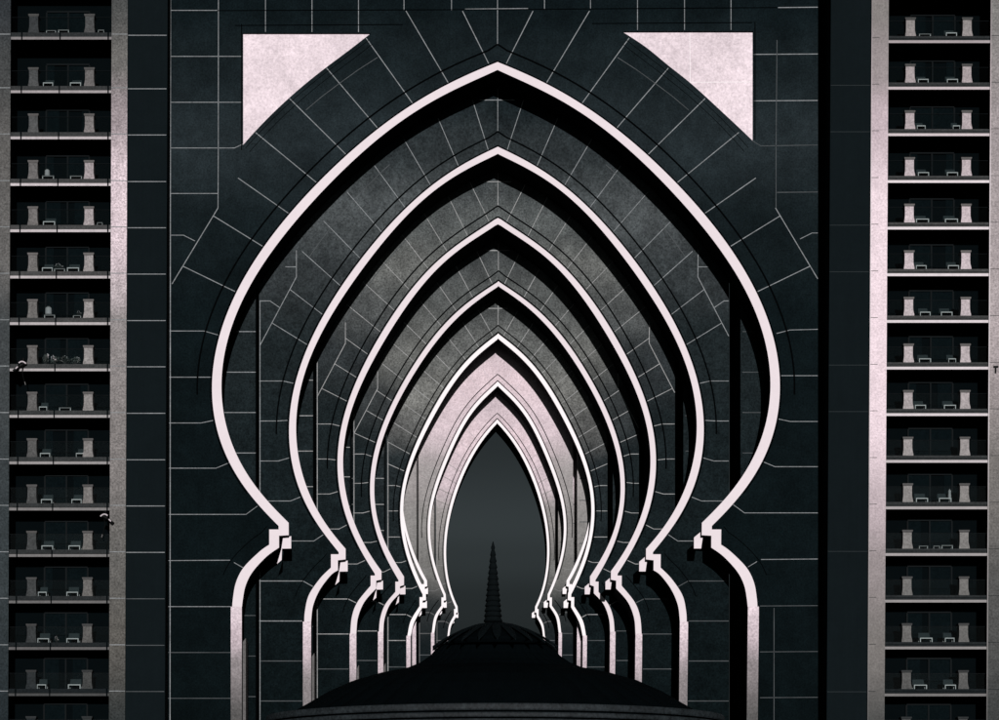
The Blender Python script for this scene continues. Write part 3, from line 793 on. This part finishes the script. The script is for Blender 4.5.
# floodlights hung on the slab edges
def floodlight(x, y, flip, label):
    p = W(x, y, -3)
    r = thing('floodlight', p, label, 'floodlight', 'floodlights on the left tower')
    k = U*flip; z = U
    a = MB(); a.tube((0, .2, 2.5*z), (0, 0, 0), .05, .05, M['lamp_black']); a.tube((0, .22, 1.5*z), (0, .22, 4.5*z), .12, .12, M['lamp_black']); a.build('arm', r)
    h = MB(); h.tube((-3.2*k,0,-.3*z), (2.6*k,0,-4.2*z), 1.9*U, 2.3*U, M['lamp_black'], 12)
    h.tube((2.5*k,0,-4.1*z), (8.6*k,-.1,-9.6*z), 1.25*U, 1.7*U, M['lamp_black'], 12)
    h.build('housing', r)
    c = MB()
    pts = []
    for i in range(7):
        t = i/6; pts.append(((-4.0+7.2*t)*k, -2.45*U, (-3.6+3.4*math.sin(t*2.2+.35))*z))
    for q0, q1 in zip(pts, pts[1:]): c.tube(q0, q1, .7*U, .75*U, M['lamp_white'], 8)
    c.build('cap', r)
    c = MB(); c.tube((4.4*k,-1.9*U,-5.2*z), (6.6*k,-2.1*U,-7.4*z), .65*U, .65*U, M['lamp_white'], 8); c.build('band', r)
    w_ = MB()
    cab = [(-1.0*k,0,-3*z), (.4*k,0,-9*z), (-.6*k,0,-15*z), (-2.2*k,.0,-20*z), (-3.0*k,.0,-25*z)]
    for q0, q1 in zip(cab, cab[1:]): w_.tube(q0, q1, .45*U, .45*U, M['lamp_black'], 6)
    w_.tube((-2.3*k,-.6*U,-20*z), (-3.1*k,-.6*U,-23*z), .4*U, .4*U, M['table_top'], 6)
    w_.build('cable', r)
floodlight(104.8, 514.5, 1, 'black floodlight with white cap hanging under the eleventh slab by the pier')
floodlight(22.5, 362.0, -1, 'black floodlight with white cap on the eighth balcony edge, far left')

# ------------------------------------------------------------------ dome with spire
dc = -300.0; ps = sc(dc)
c = W(495, 950, dc); c.z = CZ
base = Vector((c.x, c.y, 0))
root = thing('domed_pavilion', base, 'black ribbed dome with a ringed spire in front of the arches', 'dome')
def H(y): return (VY-y)*ps
def R_(r): return r*ps
b_ = MB()
prof = [(52,644.5),(58,649),(64,656),(74,663),(88,669),(115,674.5),(142,682.5),(165,693),(187,706),(206,717),(226,724)]
b_.lathe([(R_(r), H(y)) for r, y in prof], c, M['dome'], 192, lambda t: 1+.016*abs(math.cos(24*t)), 0, .5)
b_.build('dome_skirt', root, base)
b_ = MB()
b_.lathe([(R_(r), H(y)) for r, y in [(10,623),(16,627),(30,632),(42,638),(50,643.5),(52,646)]], c, M['dome'], 96)
b_.build('crown', root, base, smooth=True)
# curled leaves round the crown
for i in range(22):
    t = 2*math.pi*(i+.5)/22
    lf = MB(); dirv = Vector((math.cos(t), math.sin(t), 0)); sd = Vector((-math.sin(t), math.cos(t), 0))
    path = [(9,624.6,2.0),(22,627.2,3.4),(36,632.6,4.4),(48,638.5,4.2),(57,644.2,3.0),(63,648.4,.6)]
    Lp = []; 
    for r, y, hw in path:
        pc = Vector(c)+dirv*R_(r); pc.z = c.z+H(y)
        Lp.append((pc+sd*R_(hw), pc+Vector((0,0,R_(1.2))), pc-sd*R_(hw), pc-Vector((0,0,R_(1.4)))))
    pts = [q for l in Lp for q in l]; fs = []
    for j in range(len(Lp)-1):
        for k in range(4): fs.append((j*4+k, j*4+(k+1) % 4, j*4+4+(k+1) % 4, j*4+4+k))
    fs += [(0,1,2,3), tuple(range(len(pts)-4, len(pts)))[::-1]]
    lf.mesh(pts, fs, M['dome_leaf']); lf.build('leaf', root, base)
# rim rings
f_ = 1700/(1700-236*.85)
def Hf(y, r): return (VY-y)/ (1700/(1700-r*.85*.5)) * ps
for r, ya, yb, mt in ((229,703,709.6,'rim'),(234,711.8,716.6,'rim'),(240,718.4,724,'rim')):
    b_ = MB(); za, zb = Hf(ya, r), Hf(yb, r)
    b_.lathe([(R_(r-9), za), (R_(r-.8), za), (R_(r), za-(za-zb)*.25), (R_(r), zb+(za-zb)*.2), (R_(r-1), zb), (R_(r-9), zb)], c, M[mt], 160, None, 0, .5)
    b_.build('rim_ring', root, base)
b_ = MB()
b_.lathe([(R_(224), Hf(704, 224)), (R_(224), Hf(722, 224)), (R_(232), Hf(728, 232)), (R_(222), Hf(760, 222)), (R_(222), -CZ+.003)], c, M['dome'], 128, None, 0, .5)
b_.build('drum', root, base)
# spire with swelling rings
sp_ = MB(); prof = []
y0, y1 = 541.5, 622.5; n = 14
for i in range(n):
    ya = y0+(y1-y0)*(i/n)**.86; yb = y0+(y1-y0)*((i+1)/n)**.86
    rb = .5+8.4*((yb-y0)/(y1-y0))**.82; ra = .4+8.4*((ya-y0)/(y1-y0))**.82
    prof += [(max(ra*.93,.3), ya+.05), ((ra+rb)/2+.35, (ya+yb)/2), (rb*1.06+.15, yb-(yb-ya)*.3), (rb*1.0, yb-(yb-ya)*.12), (rb*.84, yb)]
prof += [(8.2,623.0),(7.0,624.5),(8.0,627.0)]
cs = Vector(c); cs.x = W(493, 0, dc).x
sp_.lathe([(R_(r), H(y)) for r, y in prof], cs, M['spire'], 28)
sp_.build('spire', root, base)

# ------------------------------------------------------------------ ground
g_ = MB(); n = 12
g_.face([(-3000,-600,0),(3000,-600,0),(3000,6000,0),(-3000,6000,0)], M['ground'])
go = g_.build('ground'); go['kind'] = 'structure'

# ------------------------------------------------------------------ light
TX, TZ = .045, .125
to_sun = Vector((TX, -1, TZ)).normalized()
sun = bpy.data.lights.new('sun', 'SUN'); sun.energy = 3.3; sun.angle = math.radians(.5); sun.color = (1, .955, .965)
so = bpy.data.objects.new('sun', sun); COL.objects.link(so)
so.rotation_euler = to_sun.to_track_quat('Z', 'Y').to_euler(); so.location = (10, -120, 60)

wd = bpy.data.worlds.new('World'); S.world = wd; wd.use_nodes = True
nt = wd.node_tree; nt.nodes.clear()
o = nt.nodes.new('ShaderNodeOutputWorld'); bg = nt.nodes.new('ShaderNodeBackground')
sk = nt.nodes.new('ShaderNodeTexSky'); sk.sky_type = 'NISHITA'; sk.sun_disc = False
sk.sun_elevation = math.asin(to_sun.z); sk.sun_rotation = math.atan2(to_sun.x, to_sun.y)
hs = nt.nodes.new('ShaderNodeHueSaturation'); hs.inputs['Saturation'].default_value = .12
mt = nt.nodes.new('ShaderNodeMix'); mt.data_type = 'RGBA'; mt.blend_type = 'MULTIPLY'; mt.inputs[0].default_value = 1
mt.inputs[7].default_value = (.83, 1.0, 1.05, 1)
nt.links.new(sk.outputs[0], hs.inputs['Color']); nt.links.new(hs.outputs[0], mt.inputs[6])
tc = nt.nodes.new('ShaderNodeTexCoord'); sp_x = nt.nodes.new('ShaderNodeSeparateXYZ'); nt.links.new(tc.outputs['Generated'], sp_x.inputs[0])
mr = nt.nodes.new('ShaderNodeValToRGB'); nt.links.new(sp_x.outputs['Z'], mr.inputs[0])
cr = mr.color_ramp; cr.interpolation = 'EASE'
while len(cr.elements) < 7: cr.elements.new(.5)
for e_, (p_, v_) in zip(cr.elements, ((0, .5), (.15, .34), (.172, .42), (.192, .62), (.208, .76), (.25, .50), (.32, .40))): e_.position = p_; e_.color = (v_, v_, v_, 1)
vm = nt.nodes.new('ShaderNodeVectorMath'); vm.operation = 'SCALE'; nt.links.new(mt.outputs[2], vm.inputs[0]); nt.links.new(mr.outputs[0], vm.inputs['Scale'])
nt.links.new(vm.outputs[0], bg.inputs[0]); nt.links.new(bg.outputs[0], o.inputs[0])
bg.inputs[1].default_value = .0135

# ------------------------------------------------------------------ camera
cam = bpy.data.cameras.new('camera'); co = bpy.data.objects.new('camera', cam); COL.objects.link(co)
co.location = (0, -D*U, CZ); co.rotation_euler = (math.pi/2, 0, 0)
cam.sensor_width = 36; cam.sensor_fit = 'HORIZONTAL'; cam.lens = 36*D/999
cam.shift_x = (499.5-VX)/999; cam.shift_y = (VY-360)/999
cam.clip_end = 20000; cam.clip_start = 1
S.camera = co
vs = S.view_settings; vs.view_transform = 'Standard'; vs.look = 'None'; vs.exposure = 0; vs.gamma = 1; vs.use_curve_mapping = False
